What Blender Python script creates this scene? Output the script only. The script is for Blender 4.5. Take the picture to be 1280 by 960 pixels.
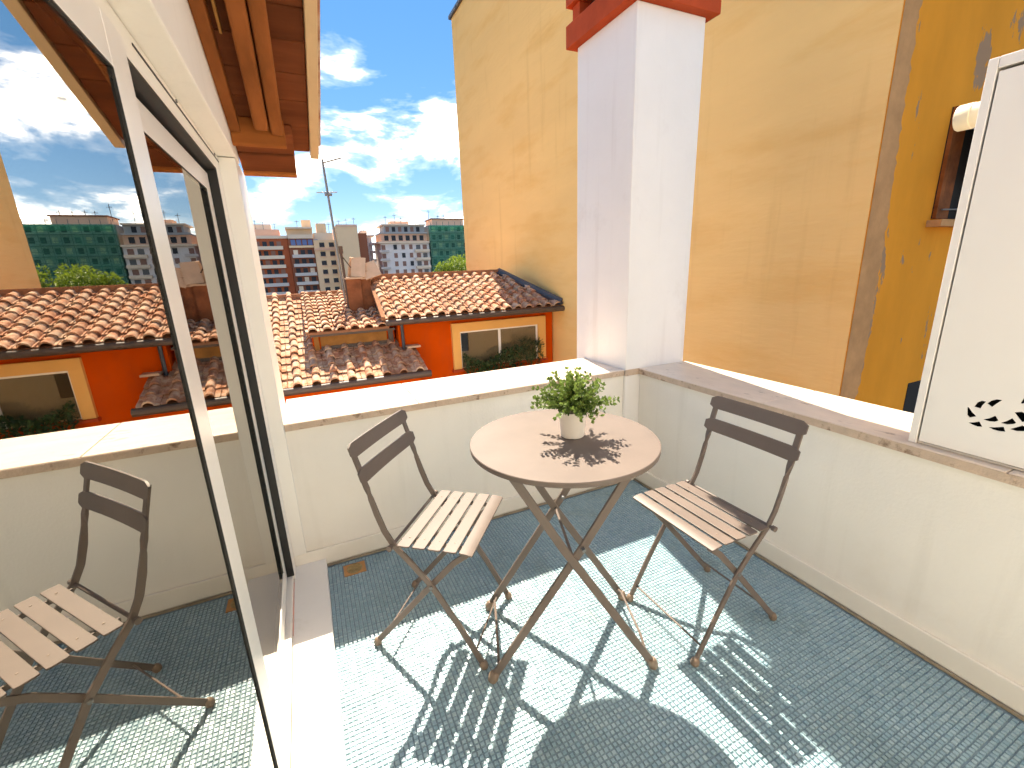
import bpy, bmesh, math, random
from mathutils import Vector, Matrix, Quaternion
random.seed(7)
for o in list(bpy.data.objects): bpy.data.objects.remove(o)
scene = bpy.context.scene
COL = scene.collection
# ---------------------------------------------------------------- camera
CAM = Vector((-1.722, -1.988, 1.32)); FPX = 551.354
YAW, PITCH, ROLL = 0.4275, 0.2639, 0.0367
_f = Vector((math.sin(YAW)*math.cos(PITCH), math.cos(YAW)*math.cos(PITCH), -math.sin(PITCH)))
_r = Vector((math.cos(YAW), -math.sin(YAW), 0)); _d = _f.cross(_r)
R_ = math.cos(ROLL)*_r + math.sin(ROLL)*_d; D_ = -math.sin(ROLL)*_r + math.cos(ROLL)*_d
cd = bpy.data.cameras.new('camera'); cam = bpy.data.objects.new('camera', cd); COL.objects.link(cam)
cd.sensor_width = 36; cd.lens = 36*FPX/1280; cd.clip_start = .02; cd.clip_end = 5000
m = Matrix((R_, -D_, -_f)).transposed().to_4x4(); m.translation = CAM; cam.matrix_world = m
scene.camera = cam
def at(u, v, Y):
    "world point on the plane y = Y along the direction of photo pixel (u, v)"
    d = R_*((u-640)/FPX) + D_*((v-480)/FPX) + _f
    return CAM + d*((Y-CAM.y)/d.y)
# ---------------------------------------------------------------- sun, sky, exposure
SUN = Vector((.15, .72, 1.0)).normalized()
EL = math.asin(SUN.z); AZ = math.atan2(SUN.x, SUN.y)
sd = bpy.data.lights.new('sun', 'SUN'); sd.energy = 2.0; sd.angle = math.radians(.53); sd.color = (1, .955, .89)
so = bpy.data.objects.new('sun', sd); COL.objects.link(so); so.location = (0, 0, 30)
so.rotation_euler = (-SUN).to_track_quat('-Z', 'Y').to_euler()
world = bpy.data.worlds.new('World'); scene.world = world; world.use_nodes = True
wt = world.node_tree; wt.nodes.clear()
def N(t, typ, **k):
    n = t.nodes.new(typ)
    for a, b in k.items():
        if a == 'inp':
            for kk, v in b.items(): n.inputs[kk].default_value = v
        else: setattr(n, a, b)
    return n
def ramp(t, stops, interp='LINEAR'):
    n = t.nodes.new('ShaderNodeValToRGB'); r = n.color_ramp; r.interpolation = interp
    r.elements[0].position, r.elements[0].color = stops[0][0], (*stops[0][1], 1)
    r.elements[1].position, r.elements[1].color = stops[-1][0], (*stops[-1][1], 1)
    for p, c in stops[1:-1]: r.elements.new(p).color = (*c, 1)
    return n
sky = N(wt, 'ShaderNodeTexSky', sky_type='NISHITA', sun_disc=False, sun_elevation=EL, sun_rotation=AZ, air_density=.62, dust_density=.0, ozone_density=2.2, altitude=60)
tc = N(wt, 'ShaderNodeTexCoord'); sep = N(wt, 'ShaderNodeSeparateXYZ')
L = wt.links.new
L(tc.outputs['Generated'], sep.inputs[0])
zb = N(wt, 'ShaderNodeMath', operation='ADD', inp={1: .62}); L(sep.outputs['Z'], zb.inputs[0])
zm = N(wt, 'ShaderNodeMath', operation='MAXIMUM', inp={1: .05}); L(zb.outputs[0], zm.inputs[0])
px = N(wt, 'ShaderNodeMath', operation='DIVIDE'); py = N(wt, 'ShaderNodeMath', operation='DIVIDE')
L(sep.outputs['X'], px.inputs[0]); L(zm.outputs[0], px.inputs[1]); L(sep.outputs['Y'], py.inputs[0]); L(zm.outputs[0], py.inputs[1])
zq = N(wt, 'ShaderNodeMath', operation='MULTIPLY', inp={1: 2.6}); L(sep.outputs['Z'], zq.inputs[0])
cmb = N(wt, 'ShaderNodeCombineXYZ'); L(px.outputs[0], cmb.inputs[0]); L(py.outputs[0], cmb.inputs[1]); L(zq.outputs[0], cmb.inputs[2])
off = N(wt, 'ShaderNodeVectorMath', operation='ADD', inp={1: (3.1, 1.7, .4)}); L(cmb.outputs[0], off.inputs[0])
n1 = N(wt, 'ShaderNodeTexNoise', inp={'Scale': 3.0, 'Detail': 6, 'Roughness': .58, 'Distortion': .25}); L(off.outputs[0], n1.inputs['Vector'])
bias = N(wt, 'ShaderNodeMapRange', inp={1: .0, 2: .30, 3: .055, 4: -.015}); L(sep.outputs['Z'], bias.inputs[0])
nb = N(wt, 'ShaderNodeMath', operation='ADD'); L(n1.outputs[0], nb.inputs[0]); L(bias.outputs[0], nb.inputs[1])
cm = ramp(wt, [(.535, (0, 0, 0)), (.575, (.05, .05, .05)), (.605, (.20, .20, .20)), (.645, (1, 1, 1))]); L(nb.outputs[0], cm.inputs[0])
cc = ramp(wt, [(.56, (6.2, 6.2, 6.2)), (.655, (6.6, 6.5, 6.4)), (.695, (1.10, 1.18, 1.32)), (.725, (1.15, 1.22, 1.35)), (.80, (6.5, 6.5, 6.5))]); L(nb.outputs[0], cc.inputs[0])
mixc = N(wt, 'ShaderNodeMix', data_type='RGBA'); zs = N(wt, 'ShaderNodeMapRange', inp={1: -.02, 2: .01}); L(sep.outputs['Z'], zs.inputs[0]); cmz = N(wt, 'ShaderNodeMath', operation='MULTIPLY'); L(cm.outputs[0], cmz.inputs[0]); L(zs.outputs[0], cmz.inputs[1]); L(cmz.outputs[0], mixc.inputs[0])
gam = N(wt, 'ShaderNodeHueSaturation', inp={'Hue': .508, 'Saturation': 1.95, 'Value': .56}); gm = N(wt, 'ShaderNodeGamma', inp={1: .48}); L(sky.outputs[0], gm.inputs[0]); L(gm.outputs[0], gam.inputs['Color'])
L(gam.outputs[0], mixc.inputs[6]); L(cc.outputs[0], mixc.inputs[7])
bg = N(wt, 'ShaderNodeBackground', inp={'Strength': .15}); L(mixc.outputs[2], bg.inputs[0])
wo = N(wt, 'ShaderNodeOutputWorld'); L(bg.outputs[0], wo.inputs[0])
vs = scene.view_settings; vs.view_transform = 'Standard'; vs.look = 'None'; vs.gamma = 1; vs.use_curve_mapping = False
vs.exposure = 2.78
vs.use_white_balance = True; vs.white_balance_temperature = 7700; vs.white_balance_tint = 10
scene.cycles.use_adaptive_sampling = True; scene.cycles.adaptive_threshold = .03; scene.cycles.use_denoising = True
scene.cycles.max_bounces = 6; scene.cycles.diffuse_bounces = 4; scene.cycles.glossy_bounces = 4; scene.cycles.transparent_max_bounces = 8
# ---------------------------------------------------------------- materials
MATS = {}
_matte = ()
def mat(name, col, rough=.6, var=.0, scale=8, stretch=(1, 1, 1), bump=0, bscale=60, metal=0, dirt=None, dscale=2.5, drange=(.55, .72), spec=.5, objrnd=0, detail=5, trans=0, coat=0, streak=None, sstretch=(6, 6, .35)):
    "procedural principled material: base colour with noise variation, optional dirt tone, bump and per-object variation"
    if name in MATS: return MATS[name]
    m = bpy.data.materials.new(name); m.use_nodes = True; t = m.node_tree; b = t.nodes['Principled BSDF']
    b.inputs['Roughness'].default_value = rough; b.inputs['Metallic'].default_value = metal
    b.inputs['Specular IOR Level'].default_value = .03 if (name in _matte or name.startswith('far_')) else spec; b.inputs['Coat Weight'].default_value = coat
    lk = t.links.new
    tcn = N(t, 'ShaderNodeTexCoord'); mp = N(t, 'ShaderNodeMapping'); mp.inputs['Scale'].default_value = stretch
    geo = N(t, 'ShaderNodeNewGeometry'); lk(geo.outputs['Position'], mp.inputs['Vector'])
    nz = N(t, 'ShaderNodeTexNoise', inp={'Scale': scale, 'Detail': detail, 'Roughness': .6}); lk(mp.outputs[0], nz.inputs['Vector'])
    lo = tuple(max(0, c*(1-var)) for c in col); hi = tuple(min(1, c*(1+var*.8)) for c in col)
    rp = ramp(t, [(.3, lo), (.7, hi)]); lk(nz.outputs[0], rp.inputs[0]); out = rp.outputs[0]
    if dirt is not None:
        nd = N(t, 'ShaderNodeTexNoise', inp={'Scale': dscale, 'Detail': 8, 'Roughness': .65}); lk(mp.outputs[0], nd.inputs['Vector'])
        rd = ramp(t, [(drange[0], (0, 0, 0)), (drange[1], (1, 1, 1))]); lk(nd.outputs[0], rd.inputs[0])
        mx = N(t, 'ShaderNodeMix', data_type='RGBA'); lk(rd.outputs[0], mx.inputs[0]); lk(out, mx.inputs[6]); mx.inputs[7].default_value = (*dirt, 1); out = mx.outputs[2]
    if streak is not None:
        m2 = N(t, 'ShaderNodeMapping'); m2.inputs['Scale'].default_value = sstretch; lk(geo.outputs['Position'], m2.inputs['Vector'])
        ns = N(t, 'ShaderNodeTexNoise', inp={'Scale': 1.6, 'Detail': 6, 'Roughness': .6}); lk(m2.outputs[0], ns.inputs['Vector'])
        rs = ramp(t, [(streak[1], (0, 0, 0)), (streak[2], (streak[3],)*3)]); lk(ns.outputs[0], rs.inputs[0])
        ms = N(t, 'ShaderNodeMix', data_type='RGBA'); lk(rs.outputs[0], ms.inputs[0]); lk(out, ms.inputs[6]); ms.inputs[7].default_value = (*streak[0], 1); out = ms.outputs[2]
    if objrnd:
        oi = N(t, 'ShaderNodeObjectInfo'); mr = N(t, 'ShaderNodeMapRange', inp={3: 1-objrnd, 4: 1+objrnd}); lk(oi.outputs['Random'], mr.inputs[0])
        hs = N(t, 'ShaderNodeHueSaturation'); lk(mr.outputs[0], hs.inputs['Value']); lk(out, hs.inputs['Color']); out = hs.outputs[0]
    lk(out, b.inputs['Base Color'])
    if bump:
        nb_ = N(t, 'ShaderNodeTexNoise', inp={'Scale': bscale, 'Detail': 4}); lk(mp.outputs[0], nb_.inputs['Vector'])
        bp = N(t, 'ShaderNodeBump', inp={'Strength': bump, 'Distance': .01}); lk(nb_.outputs[0], bp.inputs['Height']); lk(bp.outputs[0], b.inputs['Normal'])
    MATS[name] = m; return m
_matte = ('eave_timber', 'eave_plank', 'eave_timber_lit', 'house_orange', 'orange_render', 'ochre_render', 'terracotta_pale', 'bare_plaster', 'ridge_mortar', 'chimney_brown', 'red_cap', 'dormer_wood')
M_white = mat('white_plaster', (.88, .815, .725), .75, .035, 2.2, bump=.12, bscale=90, dirt=(.78, .69, .57), dscale=1.3, drange=(.56, .85), streak=((.60, .52, .42), .56, .80, .26))
M_stack = mat('chimney_plaster', (.85, .80, .755), .8, .03, 2.5, bump=.18, bscale=60, dirt=(.70, .63, .58), dscale=2.2, drange=(.58, .85), streak=((.58, .50, .44), .55, .80, .40))
M_skirt = mat('skirting_white', (.87, .80, .695), .45, .04, 5, dirt=(.62, .52, .40), dscale=9, drange=(.62, .85))
M_marble = mat('rosy_marble', (.78, .645, .52), .38, .10, 5, stretch=(1, 2.4, 1), dirt=(.19, .125, .085), dscale=9, drange=(.60, .74), bump=.04)
M_marble_y = mat('rosy_marble_cross', (.78, .645, .52), .38, .10, 5, stretch=(2.4, 1, 1), dirt=(.19, .125, .085), dscale=9, drange=(.60, .74), bump=.04)
M_marble_e = mat('marble_rough_edge', (.60, .44, .32), .6, .14, 18, dirt=(.26, .16, .10), dscale=26, drange=(.56, .68), bump=.35, bscale=120)
M_bead = mat('dusty_joint', (.36, .29, .21), .9, .25, 14)
M_sill = mat('pale_sill', (.88, .84, .79), .4, .03, 4, dirt=(.72, .66, .57), dscale=6, drange=(.6, .85))
M_grout = mat('grey_grout', (.21, .295, .335), .85, .18, 60, dirt=(.30, .27, .19), dscale=3, drange=(.6, .8))
M_frame = mat('white_aluminium', (.88, .825, .745), .32, .02, 3)
M_black = mat('black_rubber', (.012, .011, .010), .6)
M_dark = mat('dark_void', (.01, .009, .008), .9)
M_taupe = mat('taupe_steel', (.155, .119, .100), .48, .10, 7, bump=.03, bscale=300, spec=.3)
M_foot = mat('taupe_plastic', (.22, .155, .11), .5)
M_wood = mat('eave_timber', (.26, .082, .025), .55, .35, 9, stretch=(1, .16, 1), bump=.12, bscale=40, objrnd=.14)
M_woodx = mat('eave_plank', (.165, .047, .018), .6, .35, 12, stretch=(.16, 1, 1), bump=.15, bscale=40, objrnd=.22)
M_woodlit = mat('eave_timber_lit', (.34, .105, .028), .5, .22, 9, stretch=(.2, 1, 1), bump=.1, bscale=40)  # lighter eave timber: bounce light painted into header and end trim colour
M_verge = mat('tan_verge', (.60, .40, .21), .5, .08, 8)
M_red = mat('red_cap', (.46, .072, .026), .55, .12, 10, bump=.08)
M_yellow = mat('ochre_render', (.97, .60, .235), .95, .05, .7, bump=.7, bscale=9, dirt=(.86, .46, .135), dscale=1.1, drange=(.50, .84), stretch=(1, .5, 2.2), streak=((.66, .34, .11), .58, .78, .32), sstretch=(3, 3, .25))
M_orange = mat('orange_render', (.88, .335, .04), .9, .10, 1.2, bump=.3, bscale=12, dirt=(.42, .25, .145), dscale=2.2, drange=(.612, .622), stretch=(1.8, 1, .6))
M_bare = mat('bare_plaster', (.60, .31, .135), .95, .16, 6, bump=.4, bscale=25)
M_housewall = mat('house_orange', (.60, .075, .006), .9, .12, 1.4, bump=.25, bscale=20, streak=((.40, .07, .02), .52, .75, .55), sstretch=(3, 3, .5))
M_surround = mat('window_surround', (.80, .42, .12), .85, .06, 4)
M_tile = mat('terracotta_pale', (.46, .215, .125), .85, .30, 14, dirt=(.58, .42, .30), dscale=7, drange=(.42, .62), objrnd=.15, bump=.2, bscale=60)
M_tilered = mat('terracotta_red', (.40, .125, .07), .85, .28, 14, dirt=(.48, .30, .20), dscale=9, drange=(.55, .78), objrnd=.25, bump=.2, bscale=60)
M_ridge = mat('ridge_mortar', (.34, .16, .09), .9, .2, 10)
M_lead = mat('dark_lead', (.055, .06, .075), .45, .2, 12)
M_gutter = mat('brown_gutter', (.085, .055, .04), .5, .2, 8)
M_brickch = mat('chimney_brown', (.26, .095, .045), .9, .3, 6, dirt=(.08, .045, .03), dscale=4, drange=(.5, .75))
M_slabtile = mat('cap_slab', (.62, .42, .28), .85, .12, 8)
M_ywood = mat('dormer_wood', (.36, .165, .05), .6, .18, 10)
M_steel = mat('grey_steel', (.20, .20, .20), .45, metal=.7)
M_rust = mat('rusty_pole', (.10, .055, .035), .7, .3, 12)
M_pot = mat('white_ceramic', (.82, .79, .74), .3, .015, 20)
M_soil = mat('soil', (.03, .022, .014), .95)
M_ground = mat('asphalt', (.06, .06, .06), .95, .2, .3)
M_brass = mat('tarnished_brass', (.42, .30, .14), .45, .25, 40, metal=.6)
M_roomw = mat('room_wall', (.55, .50, .43), .9, .03, 3)
M_roomf = mat('room_floor', (.30, .19, .11), .5, .2, 6, stretch=(1, .2, 1))
M_curtain = mat('cream_curtain', (.75, .70, .60), .9, .04, 9)
M_pipe = mat('cream_pipe', (.80, .70, .50), .4, .03, 10)
M_cab = mat('white_cabinet', (.87, .815, .745), .4, .02, 2.5)
M_green = None
def leafmat(name, a, b_, trans=.35):
    m = bpy.data.materials.new(name); m.use_nodes = True; t = m.node_tree; b = t.nodes['Principled BSDF']; lk = t.links.new
    at_ = N(t, 'ShaderNodeAttribute', attribute_name='tone_mix'); rp = ramp(t, [(0, a), (1, b_)]); lk(at_.outputs['Fac'], rp.inputs[0])
    lk(rp.outputs[0], b.inputs['Base Color']); b.inputs['Roughness'].default_value = .45
    tr = N(t, 'ShaderNodeBsdfTranslucent'); lk(rp.outputs[0], tr.inputs[0]); mx = N(t, 'ShaderNodeMixShader', inp={0: trans})
    lk(b.outputs[0], mx.inputs[1]); lk(tr.outputs[0], mx.inputs[2]); lk(mx.outputs[0], t.nodes['Material Output'].inputs[0])
    return m
M_leaf = leafmat('plant_leaf', (.045, .10, .016), (.26, .36, .085))
M_hedge = leafmat('planter_leaf', (.012, .035, .008), (.055, .10, .025), .2)
M_tree = leafmat('tree_leaf', (.10, .17, .015), (.26, .33, .035), .4)
M_bark = mat('bark', (.10, .07, .045), .9, .2, 8)
def glassmat(name, ior, tint, gl):
    m = bpy.data.materials.new(name); m.use_nodes = True; t = m.node_tree; t.nodes.clear(); lk = t.links.new
    fr = N(t, 'ShaderNodeFresnel', inp={'IOR': ior}); tr = N(t, 'ShaderNodeBsdfTransparent', inp={0: (*tint, 1)}); g = N(t, 'ShaderNodeBsdfGlossy', inp={0: (*gl, 1), 'Roughness': 0})
    mx = N(t, 'ShaderNodeMixShader'); o = N(t, 'ShaderNodeOutputMaterial')
    lk(fr.outputs[0], mx.inputs[0]); lk(tr.outputs[0], mx.inputs[1]); lk(g.outputs[0], mx.inputs[2]); lk(mx.outputs[0], o.inputs[0]); return m
M_glass = glassmat('door_glass', 11.0, (.80, .76, .68), (.97, .93, .86))
M_glass2 = glassmat('window_glass', 1.6, (.8, .8, .78), (.95, .95, .95))
M_netting = glassmat('green_netting', 1.02, (.82, .94, .88), (.1, .5, .3))
# green net: mostly open weave of matt green thread
_t = M_netting.node_tree; _mx = [n for n in _t.nodes if n.type == 'MIX_SHADER'][0]
_df = N(_t, 'ShaderNodeBsdfDiffuse', inp={0: (.09, .40, .27, 1)}); _t.links.new(_df.outputs[0], _mx.inputs[2])
_nz = N(_t, 'ShaderNodeTexNoise', inp={'Scale': .35, 'Detail': 3}); _g = N(_t, 'ShaderNodeNewGeometry'); _t.links.new(_g.outputs['Position'], _nz.inputs['Vector'])
_rp = ramp(_t, [(.35, (.08, .08, .08)), (.7, (.24, .24, .24))]); _t.links.new(_nz.outputs[0], _rp.inputs[0]); _t.links.new(_rp.outputs[0], _mx.inputs[0])
# floor mosaic material
M_mosaic = bpy.data.materials.new('blue_mosaic'); M_mosaic.use_nodes = True
_t = M_mosaic.node_tree; _b = _t.nodes['Principled BSDF']; _a = N(_t, 'ShaderNodeAttribute', attribute_name='tone_mix')
_rp = ramp(_t, [(0, (.265, .415, .485)), (.5, (.33, .475, .54)), (1, (.405, .54, .59))]); _t.links.new(_a.outputs['Fac'], _rp.inputs[0])
_g = N(_t, 'ShaderNodeNewGeometry'); _nz = N(_t, 'ShaderNodeTexNoise', inp={'Scale': 2.6, 'Detail': 8, 'Roughness': .68}); _t.links.new(_g.outputs['Position'], _nz.inputs['Vector'])
_r2 = ramp(_t, [(.30, (.70, .68, .62)), (.45, (.92, .92, .90)), (.62, (1, 1, 1))]); _t.links.new(_nz.outputs[0], _r2.inputs[0])
_mm = N(_t, 'ShaderNodeMix', data_type='RGBA', blend_type='MULTIPLY', inp={0: 1}); _t.links.new(_rp.outputs[0], _mm.inputs[6]); _t.links.new(_r2.outputs[0], _mm.inputs[7])
_t.links.new(_mm.outputs[2], _b.inputs['Base Color']); _b.inputs['Roughness'].default_value = .34
# ---------------------------------------------------------------- mesh helpers
class MB:
    def __init__(s): s.v = []; s.f = []
    def add(s, vs_, fs): 
        o = len(s.v); s.v += [tuple(v) for v in vs_]; s.f += [tuple(i+o for i in f) for f in fs]; return s
    def box(s, x0, x1, y0, y1, z0, z1):
        if x0 > x1: x0, x1 = x1, x0
        if y0 > y1: y0, y1 = y1, y0
        if z0 > z1: z0, z1 = z1, z0
        return s.add([(x0, y0, z0), (x1, y0, z0), (x1, y1, z0), (x0, y1, z0), (x0, y0, z1), (x1, y0, z1), (x1, y1, z1), (x0, y1, z1)],
                     [(0, 3, 2, 1), (4, 5, 6, 7), (0, 1, 5, 4), (1, 2, 6, 5), (2, 3, 7, 6), (3, 0, 4, 7)])
    def hexa(s, b, t): # bottom quad (ccw from above), top quad
        return s.add(list(b)+list(t), [(0, 3, 2, 1), (4, 5, 6, 7), (0, 1, 5, 4), (1, 2, 6, 5), (2, 3, 7, 6), (3, 0, 4, 7)])
    def tube(s, pts, r, n=8, r2=None, cap=True):
        pts = [Vector(p) for p in pts]; rings = []
        up = None
        for i, p in enumerate(pts):
            d = (pts[min(i+1, len(pts)-1)]-pts[max(i-1, 0)]).normalized()
            if up is None: up = d.orthogonal().normalized()
            a = (up - d*up.dot(d)).normalized(); up = a; b = d.cross(a)
            rr = r if r2 is None else r+(r2-r)*i/(len(pts)-1)
            rings.append([p+(a*math.cos(2*math.pi*k/n)+b*math.sin(2*math.pi*k/n))*rr for k in range(n)])
        o = len(s.v); fs = []
        for i in range(len(rings)-1):
            for k in range(n): fs.append((i*n+k, i*n+(k+1) % n, (i+1)*n+(k+1) % n, (i+1)*n+k))
        if cap: fs += [tuple(range(n-1, -1, -1)), tuple((len(rings)-1)*n+k for k in range(n))]
        return s.add([v for r_ in rings for v in r_], fs)
    def bar(s, pts, wn, w, h): # flat bar swept along pts; wn = width normal axis function or vector; w along wn, h across
        pts = [Vector(p) for p in pts]; rings = []
        for i, p in enumerate(pts):
            d = (pts[min(i+1, len(pts)-1)]-pts[max(i-1, 0)]).normalized()
            n_ = Vector(wn[i] if isinstance(wn, list) else wn); a = (n_-d*n_.dot(d)).normalized(); b = d.cross(a)
            ww = w[i] if isinstance(w, list) else w; hh = h[i] if isinstance(h, list) else h
            rings.append([p+a*ww/2*sx+b*hh/2*sy for sx, sy in ((-1, -1), (1, -1), (1, 1), (-1, 1))])
        fs = []
        for i in range(len(rings)-1):
            for k in range(4): fs.append((i*4+k, i*4+(k+1) % 4, (i+1)*4+(k+1) % 4, (i+1)*4+k))
        fs += [(3, 2, 1, 0), tuple((len(rings)-1)*4+k for k in range(4))]
        return s.add([v for r_ in rings for v in r_], fs)
    def lathe(s, prof, c=(0, 0, 0), n=32):
        vs_ = []; fs = []
        for r, z in prof:
            for k in range(n): a = 2*math.pi*k/n; vs_.append((c[0]+r*math.cos(a), c[1]+r*math.sin(a), c[2]+z))
        for i in range(len(prof)-1):
            for k in range(n): fs.append((i*n+k, i*n+(k+1) % n, (i+1)*n+(k+1) % n, (i+1)*n+k))
        fs += [tuple(range(n-1, -1, -1)), tuple((len(prof)-1)*n+k for k in range(n))]
        return s.add(vs_, fs)
    def mesh(s, name, material, smooth=False, bevel=0, seg=2, fix=True):
        me = bpy.data.meshes.new(name); me.from_pydata(s.v, [], s.f)
        if fix or bevel:
            bm = bmesh.new(); bm.from_mesh(me)
            if fix: bmesh.ops.recalc_face_normals(bm, faces=bm.faces)
            if bevel: bmesh.ops.bevel(bm, geom=[e for e in bm.edges if len(e.link_faces) == 2 and e.calc_face_angle(0) > .5], offset=bevel, segments=seg, profile=.5, affect='EDGES', clamp_overlap=True)
            bm.to_mesh(me); bm.free()
        me.materials.append(material)
        if smooth:
            for p in me.polygons: p.use_smooth = True
            try: me.set_sharp_from_angle(angle=math.radians(40))
            except Exception: pass
        return me
    def build(s, name, material, parent=None, **k):
        return link(name, s.mesh(name, material, **k), parent)
def link(name, me, parent=None, mtx=None):
    o = bpy.data.objects.new(name, me); COL.objects.link(o)
    if parent is not None: o.parent = parent
    if mtx is not None: o.matrix_local = mtx
    return o
def tag(o, label=None, cat=None, group=None, kind=None):
    for k, v in (('label', label), ('category', cat), ('group', group), ('kind', kind)):
        if v: o[k] = v
    return o
def empty(name, loc=(0, 0, 0), rz=0, **k):
    o = bpy.data.objects.new(name, None); COL.objects.link(o); o.location = loc; o.rotation_euler.z = rz; o.empty_display_size = .1
    return tag(o, **k)
def box(name, m_, parent, *b, bevel=0, **k): return MB().box(*b).build(name, m_, parent, bevel=bevel, **k)
# ================================================================ SETTING
TOP, UND = .713, .678          # marble coping top / underside
GZ = -14.0
tag(MB().add([(-900, -900, GZ), (900, -900, GZ), (900, 1800, GZ), (-900, 1800, GZ)], [(0, 1, 2, 3)]).build('ground', M_ground), kind='structure')
floor = tag(MB().box(-1.93, 0, -3.2, 0, -.25, -.004).build('terrace_floor', M_grout), kind='structure')
# mosaic tiles, 15 mm pitch: far too many to pick apart
P_ = .0152; hv = []; hf = []; rn = []
x = -1.79; ix = 0; SH = {}
while x < -.02:
    y = -2.6; iy = 0
    while y < -.02:
        if not (-1.735 < x < -1.635 and -.135 < y < -.045):
            a = P_*.425+random.uniform(-.0003, .0003); c_ = random.uniform(-.0006, .0006); z = random.uniform(-.0004, .0006); b_ = a-.0016
            ox, oy = x+random.uniform(-.0004, .0004), y+random.uniform(-.0004, .0004); tx, ty = random.uniform(-.0005, .0005), random.uniform(-.0005, .0005)
            o = len(hv)
            hv += [(ox-a, oy-a, -.0055), (ox+a, oy-a, -.0055), (ox+a, oy+a, -.0055), (ox-a, oy+a, -.0055),
                   (ox-b_, oy-b_, z-tx-ty), (ox+b_, oy-b_, z+tx-ty), (ox+b_, oy+b_, z+tx+ty), (ox-b_, oy+b_, z-tx+ty)]
            hf += [(o+4, o+5, o+6, o+7), (o, o+1, o+5, o+4), (o+1, o+2, o+6, o+5), (o+2, o+3, o+7, o+6), (o+3, o, o+4, o+7)]
            sh = SH.setdefault((ix//20, iy//20), random.uniform(-.13, .13))
            rn += [min(1, max(0, random.gauss(.5, .20)+sh))]*8
        y += P_+(.0016 if iy % 20 == 19 else 0); iy += 1
    x += P_+(.0016 if ix % 20 == 19 else 0); ix += 1
me = bpy.data.meshes.new('mosaic_tiles'); me.from_pydata(hv, [], hf); me.materials.append(M_mosaic)
at_ = me.attributes.new('tone_mix', 'FLOAT', 'POINT'); at_.data.foreach_set('value', rn)
tag(link('mosaic_tiles', me, floor), kind='stuff')
# door sill
tag(MB().box(-1.93, -1.798, -3.2, -.014, -.05, .044).build('door_sill', M_sill, bevel=.003), kind='structure')
# ================================================================ PARAPETS
def parapet(name, label, body, skirt, slabs, mm, gap_axis):
    t = empty(name, (body[0], body[2], 0), label=label, cat='wall'); loc = Vector((body[0], body[2], 0))
    def part(n, b, m_, **k):
        o = MB().box(*b).build(n, m_, t, **k); o.location = -loc; return o
    part('wall_body', body, M_white)
    part('skirting', skirt, M_skirt, bevel=.004)
    for b in slabs: part('coping_slab', b, mm, bevel=.003)
    return t, part
t, part = parapet('parapet_wall', 'low white parapet with marble coping facing the camera below the tiled roofs', (-1.944, -.106, 0, .39, GZ, UND), (-1.944, -.106, -.014, 0, .012, .095),
    [(-1.872, -1.305, -.012, .40, UND, TOP), (-1.302, -.705, -.012, .40, UND, TOP), (-.702, -.109, -.012, .40, UND, TOP)], M_marble, 0)
part('coping_edge', (-1.87, -.109, -.0155, -.0125, UND+.003, TOP-.004), M_marble_e)
part('floor_bead', (-1.80, -.106, -.018, -.0145, .0, .011), M_bead)
t, part = parapet('parapet_wall', 'low white parapet with marble coping on the right under the boiler cabinet', (0, .335, -3.2, -.021, GZ, UND), (-.014, 0, -3.2, -.021, .012, .095),
    [(-.012, .345, -.80, -.026, UND, TOP), (-.012, .345, -1.545, -.803, UND, TOP), (-.012, .345, -3.2, -1.548, UND, TOP)], M_marble_y, 1)
part('coping_edge', (-.0155, -.0125, -3.2, -.027, UND+.003, TOP-.004), M_marble_e)
part('floor_bead', (-.018, -.0145, -3.2, -.021, 0, .011), M_bead)
# ================================================================ WHITE CHIMNEY
CX0, CX1, CY0, CY1 = -.106, .335, -.02, .49
t = empty('chimney_stack', (CX0, CY0, 0), label='tall white plastered chimney with red cap at the parapet corner', cat='chimney'); off_ = Vector((-CX0, -CY0, 0))
def cpart(n, m_, *b, bevel=.004):
    o = MB().box(*b).build(n, m_, t, bevel=bevel); o.location = off_; return o
cpart('shaft', M_stack, CX0, CX1, CY0, CY1, GZ, 2.50, bevel=.006)
cpart('marble_band', M_marble_e, CX0-.006, -.004, CY0-.006, CY0-.001, UND, TOP, bevel=.001)
cpart('skirting', M_skirt, CX0-.012, -.014, CY0-.012, CY0-.001, .012, .095, bevel=.003)
e_ = .048
cpart('lower_band', M_red, CX0-e_, CX1+e_, CY0-e_, CY1+e_, 2.50, 2.615)
cpart('vent_core', M_dark, CX0+.05, CX1-.05, CY0+.05, CY1-.05, 2.615, 2.70, bevel=0)
for sx in (CX0-.02, (CX0+CX1)/2-.035, CX1-.05):
    for sy in (CY0-.02, (CY0+CY1)/2-.035, CY1-.05):
        if not (abs(sx-((CX0+CX1)/2-.035)) < .01 and abs(sy-((CY0+CY1)/2-.035)) < .01):
            cpart('vent_post', M_red, sx, sx+.07, sy, sy+.07, 2.615, 2.70, bevel=.003)
cpart('upper_band', M_red, CX0-e_, CX1+e_, CY0-e_, CY1+e_, 2.70, 2.80)
cpart('top_slab', M_red, CX0-.07, CX1+.07, CY0-.07, CY1+.07, 2.80, 2.86)
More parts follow.
